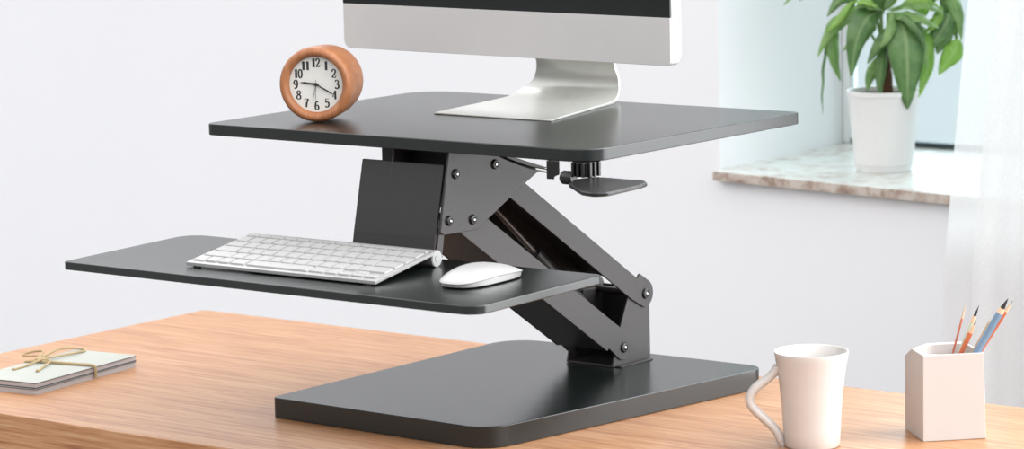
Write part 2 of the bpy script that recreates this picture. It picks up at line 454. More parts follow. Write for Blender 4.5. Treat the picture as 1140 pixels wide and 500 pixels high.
# tray hanger plate
bm = bmesh.new()
prof = [(.0225,.3465),(.0015,.2550),(-.0040,.2300),(-.0075,.2300),(-.0025,.2555),(.0185,.3465)]
prism(bm, prof, .2625, .3975, 'x')
hg = rp('tray_hanger', bm, M_black_cover, bevel=.0007)
bm = bmesh.new(); prism(bm, [(.0215,.3435),(.0300,.3435),(.0085,.2310),(-.0035,.2310),(.0015,.2550)], .3978, .3996, 'x')
rp('hanger_side', bm, M_black_metal, bevel=.0004, parent=hg)
bm = bmesh.new(); box(bm, .2625, .3975, -.004, .012, .2293, .2315); rp('hanger_foot', bm, M_black_metal, bevel=.0004, parent=hg)

# release lever group under the near right corner
bm = bmesh.new()
def pp(px): return px
pad = [(.628,-.014),(.644,-.048),(.700,-.098),(.722,-.104),(.733,-.090),(.728,-.015),(.723,.004),(.706,.020),(.690,.016),(.660,.018),(.636,.016)]
pad = rounded(pad, [.004,.008,.012,.010,.010,.010,.010,.012,.01,.01,.004], 4)
NZ = 5
lo = [bm.verts.new((x,y,.3417)) for x,y in pad]
hi = [bm.verts.new((x,y,.3470)) for x,y in pad]
bm.faces.new(lo); bm.faces.new(hi)
for i in range(len(pad)):
    bm.faces.new((lo[i], lo[(i+1)%len(pad)], hi[(i+1)%len(pad)], hi[i]))
rp('release_lever', bm, M_plastic, bevel=.0018, seg=3, smooth=35)
bm = bmesh.new()
box(bm, .612, .634, .002, .030, .3472, .3652)
for k in range(3): box(bm, .6135+k*.0075, .6175+k*.0075, -.002, .002, .3472, .3652)
for k in range(3): box(bm, .634, .638, .004+k*.009, .0085+k*.009, .3472, .3652)
lm = rp('lever_mount', bm, M_plastic, bevel=.0006)
bm = bmesh.new(); lathe(bm, [(0,0),(.0075,0),(.0085,.002),(.0085,.014),(.0068,.017),(0,.017)], 24)
xf(bm, Matrix.Translation((.598,.002,.3455)) @ Matrix.Rotation(PI/2, 4, 'Y')); rp('knob', bm, M_plastic, smooth=35, parent=lm)
bm = bmesh.new()
prism(bm, [(.5760,.3652),(.5940,.3652),(.5940,.3490),(.5865,.3455),(.5860,.3425),(.5760,.3425)], -.002, .001, 'y')
box(bm, .5760, .579, .001, .020, .3450, .3652)
rp('cable_clip', bm, M_plastic, bevel=.0005)
bm = bmesh.new(); tube(bm, spline([(.415,.095,.3560),(.48,.048,.3545),(.54,.012,.3530),(.577,.0,.3525)], 5), .0018, 10)
cab = rp('release_cable', bm, M_plastic, smooth=40)
bm = bmesh.new(); tube(bm, [(.556,.0055,.3525),(.577,.0,.3515)], .0024, 12)
rp('cable_end', bm, M_chrome, parent=cab, smooth=40)

# ------------------------------------------------------------------ monitor
yaw = math.radians(-3.0)
mo = thing('computer_monitor', 'silver desktop computer with black screen on the riser worktop', 'computer', (.271, .30, HT), yaw)
WM = .2915; zb = .4550-HT; zc = .5175-HT; zt = .4550-HT+.43
bm = bmesh.new()
prism(bm, rounded([(-WM,zb),(WM,zb),(WM,zt),(-WM,zt)], [.012,.008,.012,.012], 6), .0035, .0205, 'y')
# gently curved back
lo = rounded([(-WM,zb),(WM,zb),(WM,zt),(-WM,zt)], .010, 6)
prev = [bm.verts.new((x, .0205, z)) for x, z in lo]; first = prev
for k in range(1, 7):
    t = k/6; s = math.cos(t*PI/2*.86); yy = .0205+.033*math.sin(t*PI/2)
    zm = (zb+zt)/2
    cur = [bm.verts.new((x*(.35+.65*s), yy, zm+(z-zm)*(.35+.65*s))) for x, z in lo]
    for i in range(len(lo)):
        bm.faces.new((prev[i], prev[(i+1)%len(lo)], cur[(i+1)%len(lo)], cur[i]))
    prev = cur
bm.faces.new(prev)
obj('housing', bm, M_side, mo, bevel=.0012, smooth=40)
bm = bmesh.new(); prism(bm, rounded([(-WM,zb),(WM,zb),(WM,zc),(-WM,zc)], [.012,.008,0,0], 6), 0, .0035, 'y')
obj('chin', bm, M_alu_chin, mo, bevel=.0008, smooth=35)
bm = bmesh.new(); prism(bm, rounded([(-WM,zc),(WM,zc),(WM,zt),(-WM,zt)], [0,0,.012,.012], 6), .0002, .0035, 'y')
sc_ = obj('screen', bm, M_glass_blk, mo, smooth=35)
# stand (foot and curved leg, one bent sheet), built in place
Minv = (Matrix.Translation((.271,.30,HT)) @ Matrix.Rotation(yaw, 4, 'Z')).inverted()
sec = [ # y, z(top surface), x left, x right, normal(y,z)
 (.229,.3832,.2112,.4095),(.26,.3835,.2065,.4010),(.32,.3838,.1985,.3860),(.38,.3842,.190,.3700),(.43,.3850,.1815,.3590),
 (.455,.3885,.177,.3515),(.470,.3950,.1800,.3440),(.4765,.404,.1890,.3395),(.4780,.414,.1935,.3370),(.4765,.424,.1965,.3335),(.4725,.434,.1985,.3340),
 (.460,.452,.200,.336),(.440,.480,.204,.341),(.400,.535,.213,.350),(.370,.575,.221,.358)]
sp = spline([(s[0],s[1],0) for s in sec], 4); xl = spline([(s[2],s[3],0) for s in sec], 4)
bm = bmesh.new(); rings = []
for i in range(len(sp)):
    t = (sp[min(i+1,len(sp)-1)]-sp[max(i-1,0)]).normalized(); n = V((t.y,-t.x,0))   # points down / back
    th = .0042 if i > 2 else .0026+.0005*i
    a = sp[i]; b = sp[i] + n*th
    if b.y < HT+.0002: b.y = HT+.0002
    x0, x1 = xl[i].x, xl[i].y
    rings.append([bm.verts.new((x0,a.x,a.y)), bm.verts.new((x1,a.x,a.y)), bm.verts.new((x1,b.x,b.y)), bm.verts.new((x0,b.x,b.y))])
for a, b in zip(rings, rings[1:]):
    for k in range(4): bm.faces.new((a[k], a[(k+1)%4], b[(k+1)%4], b[k]))
bm.faces.new(rings[0]); bm.faces.new(rings[-1])
xf(bm, Minv)
obj('stand', bm, M_alu_leg, mo, bevel=.0006, smooth=35)
bm = bmesh.new(); box(bm, -.05, .05, .05, .085, .18, .215); obj('hinge', bm, M_alu_leg, mo, bevel=.004)

# ------------------------------------------------------------------ clock
R_ = .0502; D_ = .046
face_dir = math.atan2(-.906, .421)
ck = thing('round_clock', 'round wooden clock with cream dial standing on the riser beside the silver monitor', 'clock', (.1208+.0025, .0975, HT), face_dir+PI/2)
# local frame: face looks to -Y, X to the viewer's right
def disc_xf(): return Matrix.Translation((0,0,R_)) @ Matrix.Rotation(PI/2, 4, 'X')   # lathe z -> -Y
bm = bmesh.new()
rim = [(0,-.058),(.036,-.058),(.0425,-.0568),(.0464,-.051),(.0484,-.036),(.0498,-.002),(R_,.012),(.0494,.0185),(.0474,.0228),(.0445,.0243),(.0415,.0240),(.0392,.0222),(.0376,.0195),(.0370,.0165),(.0370,.0140),(0,.0140)]
lathe(bm, rim, 72); xf(bm, disc_xf()); obj('case', bm, M_clockwood, ck, smooth=50)
bm = bmesh.new(); lathe(bm, [(0,.0141),(.0369,.0141),(.0369,.0150),(0,.0150)], 64); xf(bm, disc_xf())
dial = obj('dial', bm, M_dial, ck, smooth=40)
# numerals: thick and thin strokes; unit glyph box x 0..0.62, y 0..1
G = {
 '1': [([(.12,.80),(.30,.96)], .07), ([(.31,1.0),(.31,.0)], .19), ([(.12,.02),(.50,.02)], .06)],
 '2': [([(.08,.72),(.12,.90),(.28,.99),(.46,.90),(.50,.72),(.40,.50),(.20,.25),(.06,.06)], .12), ([(.06,.06),(.52,.06),(.56,.26)], .11)],
 '3': [([(.08,.80),(.18,.96),(.34,.98),(.48,.86),(.46,.66),(.26,.54)], .12), ([(.26,.54),(.48,.44),(.54,.24),(.42,.05),(.22,.01),(.06,.16)], .14)],
 '4': [([(.42,1.0),(.42,0)], .15), ([(.42,1.0),(.04,.28),(.60,.28)], .07)],
 '5': [([(.54,.95),(.14,.95),(.10,.52)], .09), ([(.10,.52),(.30,.62),(.50,.50),(.54,.28),(.42,.05),(.20,.01),(.06,.14)], .13)],
 '6': [([(.50,.90),(.34,.98),(.16,.80),(.08,.45),(.12,.14),(.30,.02),(.50,.14),(.53,.36),(.40,.54),(.22,.52),(.10,.38)], .13)],
 '7': [([(.06,.76),(.08,.94),(.56,.94)], .09), ([(.56,.94),(.34,.50),(.26,.0)], .14)],
 '8': [([(.30,.54),(.12,.66),(.12,.88),(.30,.98),(.48,.88),(.48,.66),(.30,.54),(.08,.38),(.08,.12),(.30,.01),(.52,.12),(.52,.38),(.30,.54)], .12)],
 '9': [([(.12,.10),(.28,.02),(.46,.20),(.54,.55),(.50,.86),(.32,.98),(.12,.86),(.09,.64),(.22,.46),(.40,.48),(.52,.62)], .13)],
 '0': [([(.30,.99),(.12,.82),(.08,.50),(.12,.18),(.30,.01),(.48,.18),(.52,.50),(.48,.82),(.30,.99)], .13)],
}
def stroke(bm, pts, wd, ox, oz, s, y, th=.0002):
    sm = spline([(p[0],p[1],0) for p in pts], 4) if len(pts) > 3 else [V((p[0],p[1],0)) for p in pts]
    prev = None
    for i, p in enumerate(sm):
        t = (sm[min(i+1,len(sm)-1)]-sm[max(i-1,0)]).normalized(); n = V((-t.y,t.x,0))
        wv = wd*(.55+.6*abs(t.y))/2      # thick when upright, thin when level
        q = [p+n*wv, p-n*wv]
        cur = [bm.verts.new((ox+a.x*s, yy, oz+a.y*s)) for yy in (y, y-th) for a in q]
        if prev:
            bm.faces.new((prev[0],prev[1],cur[1],cur[0])); bm.faces.new((prev[2],cur[2],cur[3],prev[3]))
            bm.faces.new((prev[0],cur[0],cur[2],prev[2])); bm.faces.new((prev[1],prev[3],cur[3],cur[1]))
        else:
            bm.faces.new((cur[0],cur[1],cur[3],cur[2]))
        prev = cur
    bm.faces.new((prev[0],prev[2],prev[3],prev[1]))
bm = bmesh.new(); s = .0116; yd = -.0150
for hnum in range(1, 13):
    a = math.radians(90-30*hnum); cx = -.0+.0284*math.cos(a); cz = R_+-.0+.0284*math.sin(a)
    txt = str(hnum); wtot = .62*s*.80*len(txt)
    for k, ch in enumerate(txt):
        for pts, wd in G[ch]:
            stroke(bm, [(p[0]*.86, p[1]) for p in pts], wd*1.3, cx-wtot/2+k*.62*s*.80, cz-s/2, s, yd)
obj('numerals', bm, M_ink, dial)
def hand(name, ang, L_, w0, w1, tail, y, m=M_hand):
    a = math.radians(90-ang); dx, dz = math.cos(a), math.sin(a); nx, nz = -dz, dx
    def q(l, o): return (dx*l+nx*o, R_+dz*l+nz*o)
    bm = bmesh.new()
    prism(bm, [q(-tail,-w0), q(L_*.75,-w1), q(L_,-w1*.3), q(L_,w1*.3), q(L_*.75,w1), q(-tail,w0)], y, y-.0004, 'y')
    return obj(name, bm, m, ck)
hand('hour_hand', 277, .0215, .0010, .0013, .004, -.0160)
hand('minute_hand', 119, .0268, .0007, .0010, .005, -.0166)
hand('alarm_hand', 194, .0215, .00025, .00025, .0, -.0156)
hand('second_hand', 181, .0245, .0002, .0002, .006, -.0172)
bm = bmesh.new(); lathe(bm, [(0,.0150),(.0022,.0150),(.0022,.0180),(.0010,.0186),(0,.0186)], 24); xf(bm, disc_xf())
obj('hub', bm, M_hand, ck, smooth=40)

# ------------------------------------------------------------------ keyboard
KO = V((.1613,-.2087)); KU = V((.3067,.0057)); KV = V((-.031,.1600))
kbt = thing('keyboard', 'slim silver wireless keyboard with white keys on the keyboard tray', 'keyboard', (KO.x, KO.y, HK))
def kxy(a, b): q = KU*a + KV*b; return (q.x, q.y)
def ktop(b): return .0064 + .0145*b
bm = bmesh.new()
def slab(bm, a0, a1, b0, b1, top, th, z=ktop, r=0):
    pts = [(a0,b0),(a1,b0),(a1,b1),(a0,b1)]
    hi = [bm.verts.new((*kxy(a,b), z(b)+top)) for a,b in pts]; lo = [bm.verts.new((*kxy(a,b), z(b)+top-th)) for a,b in pts]
    bm.faces.new(hi); bm.faces.new(lo)
    for i in range(4): bm.faces.new((hi[i],hi[(i+1)%4],lo[(i+1)%4],lo[i]))
slab(bm, 0, 1, 0, .965, 0, .0046)
kbody = obj('body', bm, M_alu, kbt, bevel=.0008, smooth=30)
bm = bmesh.new()
a = V((*kxy(-.001,.955), .0106)); b = V((*kxy(1.001,.955), .0106))
tube(bm, [a, b], .0103, 28); obj('battery_tube', bm, M_alu, kbt, smooth=40)
bm = bmesh.new(); dd = (b-a).normalized()
tube(bm, [b, b+dd*.0008], .0092, 28); tube(bm, [b, b+dd*.0016], .0045, 20)
obj('tube_cap', bm, M_white_pl, kbt, smooth=40)
for (fa, fb) in ((.05,.03),(.95,.03)):
    bm = bmesh.new(); x_, y_ = kxy(fa, fb); lathe(bm, [(0,0),(.005,0),(.005,.0026),(0,.0026)], 16); xf(bm, Matrix.Translation((x_,y_,0)))
    obj('rubber_foot', bm, M_plastic, kbt, smooth=40)
rows = [  # (v0, v1, widths) from the front row to the back
 (.045,.185,[1,1,1,1.25,5,1.25,1,'h',1,'h']),
 (.195,.345,[2.25]+[1]*10+[2.25]),
 (.355,.505,[1.75]+[1]*11+[1.75]),
 (.515,.665,[1.5]+[1]*12+[1]),
 (.675,.825,[1]*13+[1.5]),
 (.835,.905,[1.035]*14),
]
key_mesh = {}
for (v0, v1, ws) in rows:
    x0 = .013; unit = (1-.026)/14.5
    for wk in ws:
        half = wk == 'h'; wk_ = 1 if half else wk
        g = .0042
        a0 = x0+g; a1 = x0+wk_*unit-g; b0 = v0+.008; b1 = v1-.008
        spans = [(b0, b1)]
        if half: spans = [(b0, (b0+b1)/2)]
        elif ws[-1] == 'h' and x0 > .9: spans = [(b0, (b0+b1)/2)]
        elif half is False and ws is rows[0][2] and abs(x0-(.013+unit*12.5)) < .002: spans = [(b0,(b0+b1)/2-.003), ((b0+b1)/2+.003, b1)]
        for (c0, c1) in spans:
            key = (round(a1-a0, 4), round(c1-c0, 4))
            if key not in key_mesh:
                bm = bmesh.new(); pts = [(0,0),(a1-a0,0),(a1-a0,c1-c0),(0,c1-c0)]
                base_ = [kxy(*p) for p in pts]; ins = .0004
                cx = sum(p[0] for p in base_)/4; cy = sum(p[1] for p in base_)/4
                pr = rounded(base_, .0016, 3)
                lo = [bm.verts.new((x, y, .0145*(y/KV.y))) for x, y in pr]
                hi = [bm.verts.new((cx+(x-cx)*.96, cy+(y-cy)*.95, .0145*(y/KV.y)+.0020)) for x, y in pr]
                bm.faces.new(lo); bm.faces.new(hi)
                for i in range(len(pr)): bm.faces.new((lo[i], lo[(i+1)%len(pr)], hi[(i+1)%len(pr)], hi[i]))
                k_ = obj('key', bm, M_key, kbt); key_mesh[key] = k_.data
            else:
                k_ = bpy.data.objects.new('key', key_mesh[key]); link(k_, kbt)
            k_.location = (*kxy(a0, c0), ktop(c0)+.0001)
        x0 += wk_*unit

# ------------------------------------------------------------------ mouse
ms = thing('computer_mouse', 'white low arched computer mouse at the right end of the tray', 'mouse', (.5575, -.1110, HK), math.radians(2))
def sup(t, a, b, n=3.0):
    c, s_ = math.cos(t), math.sin(t)
    return (a*math.copysign(abs(c)**(2/n), c), b*math.copysign(abs(s_)**(2/n), s_))
bm = bmesh.new(); N = 64
def rimz(y): return .0062 + .0045*(1-min(1,abs(y)/.0645)**2)
def topz(y): 
    q = (y+.004)/.0685
    return .0075 + .0150*max(0, 1-q*q)**.8
rings = []
for f in (1.0,.985,.95,.88,.78,.65,.5,.33,.16):
    ring = []
    for k in range(N):
        x, y = sup(2*PI*k/N, .0305*f, .0640*f)
        z = rimz(y/f) + (max(topz(y), rimz(y/f)+.0005)-rimz(y/f))*(1-f**3.2)**.62 if f < 1 else rimz(y)
        ring.append(bm.verts.new((x, y, z)))
    rings.append(ring)
for a, b in zip(rings, rings[1:]):
    for k in range(N): bm.faces.new((a[k], a[(k+1)%N], b[(k+1)%N], b[k]))
cv = bm.verts.new((0,0,topz(0)))
for k in range(N): bm.faces.new((rings[-1][k], rings[-1][(k+1)%N], cv))
und = [bm.verts.new((v.co.x*.97, v.co.y*.98, v.co.z-.0008)) for v in rings[0]]
for k in range(N): bm.faces.new((rings[0][k], rings[0][(k+1)%N], und[(k+1)%N], und[k]))
bm.faces.new(und)
obj('shell', bm, M_white_pl, ms, smooth=50)
bm = bmesh.new(); rr = []
for (f, zf) in ((.90,.0014),(.955,.0022),(.965,1)):
    ring = []
    for k in range(N):
        x, y = sup(2*PI*k/N, .0305*f, .0640*f)
        ring.append(bm.verts.new((x, y, zf if zf < 1 else max(.003, rimz(y)-.0006))))
    rr.append(ring)
for a, b in zip(rr, rr[1:]):
    for k in range(N): bm.faces.new((a[k], a[(k+1)%N], b[(k+1)%N], b[k]))
bm.faces.new(rr[0]); bm.faces.new(rr[-1])
obj('underside', bm, M_alu, ms, smooth=40)
for sx in (-.016, .016):
    bm = bmesh.new(); prism(bm, rounded([(sx-.0015,-.042),(sx+.0015,-.042),(sx+.0015,.042),(sx-.0015,.042)], .0012, 3), 0, .0015)
    obj('glide_strip', bm, M_plastic, ms)

# ------------------------------------------------------------------ notebooks and twine
nb_ang = math.radians(7.2); ca, sa = math.cos(nb_ang), math.sin(nb_ang)
NL = .228; NW = .112
for i, (z0, lab, dx, dy, da) in enumerate(((0, 'lower of the two thin tied notebooks lying on the desk at the left', .0012, -.001, .004), (.0083, 'upper pale grey notebook of the tied pair with the twine bow on its cover', 0, 0, 0))):
    nb = thing('notebook', lab, 'notebook', (-.2523+dx, -.0838+dy, z0), nb_ang+da, 'notebooks tied with twine')
    bm = bmesh.new(); prism(bm, rounded([(-NW+.001,.001),(-.001,.001),(-.001,NL-.001),(-NW+.001,NL-.001)], .002, 3), .0012, .0066); obj('pages', bm, M_pages, nb)
    bm = bmesh.new(); prism(bm, rounded([(-NW,0),(0,0),(0,NL),(-NW,NL)], .002, 3), .0068, .0076); obj('front_cover', bm, M_coverback, nb)
    bm = bmesh.new(); prism(bm, rounded([(-NW+.0002,.0002),(-.0002,.0002),(-.0002,NL-.0002),(-NW+.0002,NL-.0002)], .002, 3), .0076, .0081); obj('cover_paper', bm, M_cover, nb)
    bm = bmesh.new(); prism(bm, rounded([(-NW,0),(0,0),(0,NL),(-NW,NL)], .002, 3), .0001, .0011); obj('back_cover', bm, M_coverback if i else M_pages, nb)
tw = thing('twine', 'beige jute twine tied in a bow around the two notebooks', 'twine', (-.2523, -.0838, .0), nb_ang)
bl = .128; r_ = .0021; zt_ = .0164+r_
bm = bmesh.new()
loop = [(-NW-.0020,bl-.012,zt_-.003),(-NW+.004,bl-.012,zt_),(-.085,bl-.007,zt_+.0005),(-.03,bl-.001,zt_+.0002),(-.004,bl+.001,zt_),(.0022,bl+.001,zt_-.003),(.0024,bl+.001,.005),(.0020,bl+.001,.0018)]
tube(bm, spline(loop, 6), r_, 10); 
obj('band', bm, M_twine, tw, smooth=60)
bm = bmesh.new(); tube(bm, [(-NW-.0022,bl-.012,zt_-.002),(-NW-.0026,bl-.012,.0018)], r_, 10); obj('band', bm, M_twine, tw, smooth=60)
kn = V((-.095, bl-.006, zt_+.0022))
bm = bmesh.new(); bmesh.ops.create_uvsphere(bm, u_segments=18, v_segments=12, radius=.0042)
xf(bm, Matrix.Translation(kn) @ Matrix.Diagonal((1.3,1,.8,1))); obj('knot', bm, M_twine, tw, smooth=60)
def to_l(x, y, z=.0175):
    q = Matrix.Rotation(-nb_ang, 4, 'Z') @ V((x+.2523, y+.0838, 0)); return V((q.x, q.y, z))
k0 = to_l(-.3560,.0500,zt_+.002)
kn_ = kn
def bow(pts, name='bow_loop', r=.0016):
    bm = bmesh.new(); tube(bm, spline(pts, 7), r, 10); obj(name, bm, M_twine, tw, smooth=60)
bow([kn_, to_l(-.374,.075,.026), to_l(-.386,.106,.0225), to_l(-.379,.128,.0185), to_l(-.366,.122,.0178), to_l(-.360,.090,.0195), kn_])
bow([kn_, to_l(-.385,.058,.025), to_l(-.408,.060,.0225), to_l(-.418,.052,.019), to_l(-.410,.046,.0185), to_l(-.385,.048,.020), kn_])
bow([kn_, to_l(-.354,.022,.0215), to_l(-.352,-.010,.0180), to_l(-.348,-.034,.0178)], 'bow_tail')
bow([kn_, to_l(-.338,.026,.0215), to_l(-.322,-.005,.0180), to_l(-.3095,-.026,.0178)], 'bow_tail')
for q in (to_l(-.348,-.036,.0188), to_l(-.3090,-.027,.0188)):
    bm = bmesh.new(); bmesh.ops.create_uvsphere(bm, u_segments=12, v_segments=8, radius=.0021); xf(bm, Matrix.Translation(q)); obj('tail_knot', bm, M_twine, tw, smooth=60)

# ------------------------------------------------------------------ mug
mg = thing('mug', 'white ceramic mug with angular looping handle near the right end', 'mug', (.8234, .2062, 0), math.radians(37.8))
bm = bmesh.new()
lathe(bm, [(0,.0015),(.026,.0015),(.030,.0003),(.0335,.0003),(.0347,.0022),(.0356,.020),(.0374,.050),(.0400,.080),(.0428,.100),(.0450,.112),(.0462,.1185),(.0460,.1196),(.0450,.1198),(.0438,.1185),(.0405,.100),(.0375,.080),(.0350,.050),(.0333,.020),(.0310,.008),(.0,.006)], 72)
cup = obj('cup', bm, M_ceramic, mg, smooth=60)
bm = bmesh.new()
hp = [(-.0415,.101),(-.046,.0935),(-.055,.0850),(-.068,.0755),(-.0755,.066),(-.0770,.0580),(-.0735,.0500),(-.064,.0400),(-.052,.0285),(-.0430,.0175),(-.0385,.0060),(-.0365,-.0)]
pts = spline([(x, 0, max(z,.0035)) for x, z in hp], 5)
rings = []; n = 14
for i, p in enumerate(pts):
    t = (pts[min(i+1,len(pts)-1)]-pts[max(i-1,0)]).normalized(); s_ = V((0,1,0)); uu = t.cross(s_).normalized()
    f = 1 if i < len(pts)-6 else .8
    rings.append([bm.verts.new(p + s_*math.cos(2*PI*k/n)*.0075*f + uu*math.sin(2*PI*k/n)*.0058*f) for k in range(n)])
for a, b in zip(rings, rings[1:]):
    for k in range(n): bm.faces.new((a[k], a[(k+1)%n], b[(k+1)%n], b[k]))
bm.faces.new(rings[0]); bm.faces.new(rings[-1])
obj('handle', bm, M_ceramic, mg, smooth=60)

# ------------------------------------------------------------------ pencil holder
hc = V((.9277, .3532))
ang = math.atan2(.3575-.297, .9851-.9285)
ph = thing('pencil_holder', 'white square ceramic pencil holder with a faceted top corner', 'pencil holder', (hc.x, hc.y, 0), ang)
S = .0405; HH = .109
bm = bmesh.new()
# outer shell: x along the front-right face, corner (-S,-S) is the near one, (-S, S) the left one
tx = S-.003
o_lo = [(-S,-S,.0003),(S,-S,.0003),(S,S,.0003),(-S,S,.0003)]
near = (-S,-S,HH); right = (tx,-S,HH); back = (tx,S-.01,HH)
cutA = (-S,.0105,HH); cutB = (-.0105,S,HH); cutC = (-S,S,HH-.0140)
cutA2 = cutA
R0 = [bm.verts.new(p) for p in o_lo]
vN, vR, vBk, vA, vB_, vC = [bm.verts.new(p) for p in (near, right, (tx,S,HH), cutA, cutB, cutC)]
# hole ring on the top
NH = 40; hx, hy, hr = .0008, -.0025, .0338
def sq(k, q):
    a_ = 2*PI*k/NH; c, s_ = math.cos(a_), math.sin(a_); e_ = 4.2 + 2.2*math.cos(a_+PI/4)
    m_ = (abs(c)**e_+abs(s_)**e_)**(-1/e_)
    return (hx+q*c*m_, hy+q*s_*m_)
ring = [bm.verts.new((*sq(k, hr), HH)) for k in range(NH)]
deep = [bm.verts.new((*sq(k, hr-.001), .006)) for k in range(NH)]
for k in range(NH): bm.faces.new((ring[k], ring[(k+1)%NH], deep[(k+1)%NH], deep[k]))
bm.faces.new(deep)
bm.faces.new((R0[0],R0[1],R0[2],R0[3]))
bm.faces.new((R0[0],R0[1],vR,vN)); bm.faces.new((R0[1],R0[2],vBk,vR)); bm.faces.new((R0[2],R0[3],vC,vB_,vBk)); bm.faces.new((R0[3],R0[0],vN,vA,vC))
bm.faces.new((vA,vB_,vC))
# top: bridge outline to the hole by angle
outl = [vN, vR, vBk, vB_, vA]
angs = [math.atan2(v.co.y-hy, v.co.x-hx) % (2*PI) for v in outl]
def nearest(a): return int(round(a/(2*PI)*NH)) % NH
idx = [nearest(a) for a in angs]
for i in range(5):
    j = (i+1) % 5; a = idx[i]; b = idx[j]
    seq = []; k = a
    while True:
        seq.append(ring[k]); 
        if k == b: break
        k = (k+1) % NH
    bm.faces.new([outl[i], outl[j]] + list(reversed(seq)))
obj('body', bm, M_holder, ph, bevel=.0005, seg=1)

def pencil(name, lab, p0, p1, r, body, tip_len, lead_len, sides=6, leadmat=None, blunt=False):
    p0 = V(p0); p1 = V(p1); dv = (p1-p0); L_ = dv.length; q = dv.to_track_quat('Z', 'Y').to_euler()
    t = thing(name, lab, 'pencil', tuple(p0), 0, None); t.rotation_euler = q
    bm = bmesh.new(); tube(bm, [(0,0,0),(0,0,L_-tip_len)], r, sides); obj('barrel', bm, body, t, bevel=.0002)
    bm = bmesh.new(); f = lead_len/tip_len
    tube(bm, [(0,0,L_-tip_len),(0,0,L_-lead_len)], [r*.94, r*.94*f], 16); obj('sharpened_cone', bm, M_penwood, t, smooth=40)
    bm = bmesh.new(); tube(bm, [(0,0,L_-lead_len),(0,0,L_)], [r*.94*f, .0002], 16); obj('lead', bm, leadmat or M_lead, t, smooth=40)
    return t
Yc = .353
def pen_line(top, ang_from, r):
    return top
def base_pt(a, b, z=.008):
    a = V(a); b = V(b); dv = b-a; k = (z-a.z)/dv.z; return a+dv*k
def place(lab, rim, tip, r, *a, **k):
    rim = V(rim); tip = V(tip); q = (rim.z-.0085)/(tip.z-rim.z)
    foot = rim-(tip-rim)*q
    return pencil('pencil', lab, foot, tip, r, *a, **k)
place('thin terracotta pencil, leftmost in the white holder',(.9338,.362,.1029),(.9532,.362,.1690),.0016,M_pen_terra,.022,.004,leadmat=M_pen_tan)
place('mint pencil with a thick dark point behind the orange pencil',(.9425,.366,.1045),(.9675,.368,.1650),.0034,M_pen_mint,.024,.0145)
place('short orange pencil in front of the mint pencil',(.9500,.352,.1035),(.9728,.352,.1490),.0033,M_pen_orange,.018,.006)
place('slender tan pencil just left of the blue pencil',(.9615,.364,.1050),(.9885,.363,.1510),.0026,M_pen_tan,.006,.002,leadmat=M_pen_tan)
place('thick blue pencil with a large black point',(.9698,.354,.1040),(1.0165,.354,.1805),.0050,M_pen_blue,.022,.0150)
place('orange-tipped pencil mostly hidden behind the thick blue pencil',(.9675,.372,.1060),(1.0128,.372,.1745),.0026,M_pen_orange,.017,.004)

# ------------------------------------------------------------------ plant
pt_ = thing('potted_plant', 'green potted plant with drooping leaves in a white pot on the sill', 'plant', (-.080, 1.868, .1), math.radians(37.8))
bm = bmesh.new()
lathe(bm, [(0,.002),(.046,.002),(.048,.0002),(.0495,.0002),(.0505,.003),(.0515,.012),(.0530,.013),(.0555,.040),(.0600,.090),(.0645,.137),(.0665,.1385),(.0668,.1460),(.0655,.1472),(.0625,.1468),(.0615,.138),(0,.130)], 64)
obj('pot', bm, M_pot, pt_, smooth=35)
bm = bmesh.new(); lathe(bm, [(0,.1405),(.03,.1415),(.0612,.138),(.0612,.132),(0,.132)], 48)
for v in bm.verts: 
    if v.co.z > .139: v.co.z += random.uniform(-.001,.0015)
obj('soil', bm, M_soil, pt_, smooth=60)
SCL = 617.0
def PX(x, y, d=0): return V(((x-985)/SCL, d, (190-y)/SCL*1.01 + d*.14))
bm = bmesh.new(); tube(bm, spline([PX(988,108), PX(988,90), PX(987,72), PX(985,56)], 5), [.0125]*4+[.0118]*4+[.0105]*4+[.0085]*3+[.0075], 20)
trunk = obj('trunk', bm, M_trunk, pt_, smooth=60)
hub = {'c': PX(985,12,-.005), 'l': PX(955,-6,.02), 'r': PX(1040,2,-.02), 'rr': PX(1062,22,.0), 'll': PX(905,-22,.05), 't': PX(990,-50,.01), 'b': PX(985,40,-.01)}
for k, h in hub.items():
    bm = bmesh.new(); base_ = PX(985,60); mid = (base_+h)/2 + V((random.uniform(-.01,.01),0,.02))
    tube(bm, spline([base_, mid, h], 8), .0026, 10); obj('stem', bm, M_stem, pt_, smooth=60)
def leaf(pts, wpx, col, nrm=(0,-1,.25), fold=.25, curl=0):
    P = spline([PX(*p) for p in pts], 6); n = len(P)
    N0 = V(nrm).normalized(); bm = bmesh.new(); rows = []
    W = wpx/SCL/2*.93
    for i, p in enumerate(P):
        t = i/(n-1); tg = (P[min(i+1,n-1)]-P[max(i-1,0)]).normalized()
        side = tg.cross(N0)
        if side.length < 1e-4: side = V((1,0,0))
        side.normalize(); nn = side.cross(tg).normalized()
        if nn.dot(N0) < 0: nn = -nn
        prof = (math.sin(PI*min(1,t**.82))**.95)*(1-.2*t) if 0 < t < 1 else 0
        wv = max(W*prof*1.12, .0004)
        rows.append([bm.verts.new(p + side*wv*k + nn*(abs(k)*wv*fold*(-1) + .0012*math.sin(t*22)*abs(k))) for k in (-1,-.5,0,.5,1)])
    for a, b in zip(rows, rows[1:]):
        for k in range(4): bm.faces.new((a[k], a[k+1], b[k+1], b[k]))
    o = obj('leaf', bm, LEAF[col], pt_, smooth=80)
    ra = o.data.attributes.new('rib', 'FLOAT', 'POINT')
    for i_ in range(len(o.data.vertices)): ra.data[i_].value = (1, .5, 0, .5, 1)[i_ % 5]
    s = o.modifiers.new('solid', 'SOLIDIFY'); s.thickness = .0005
    return o
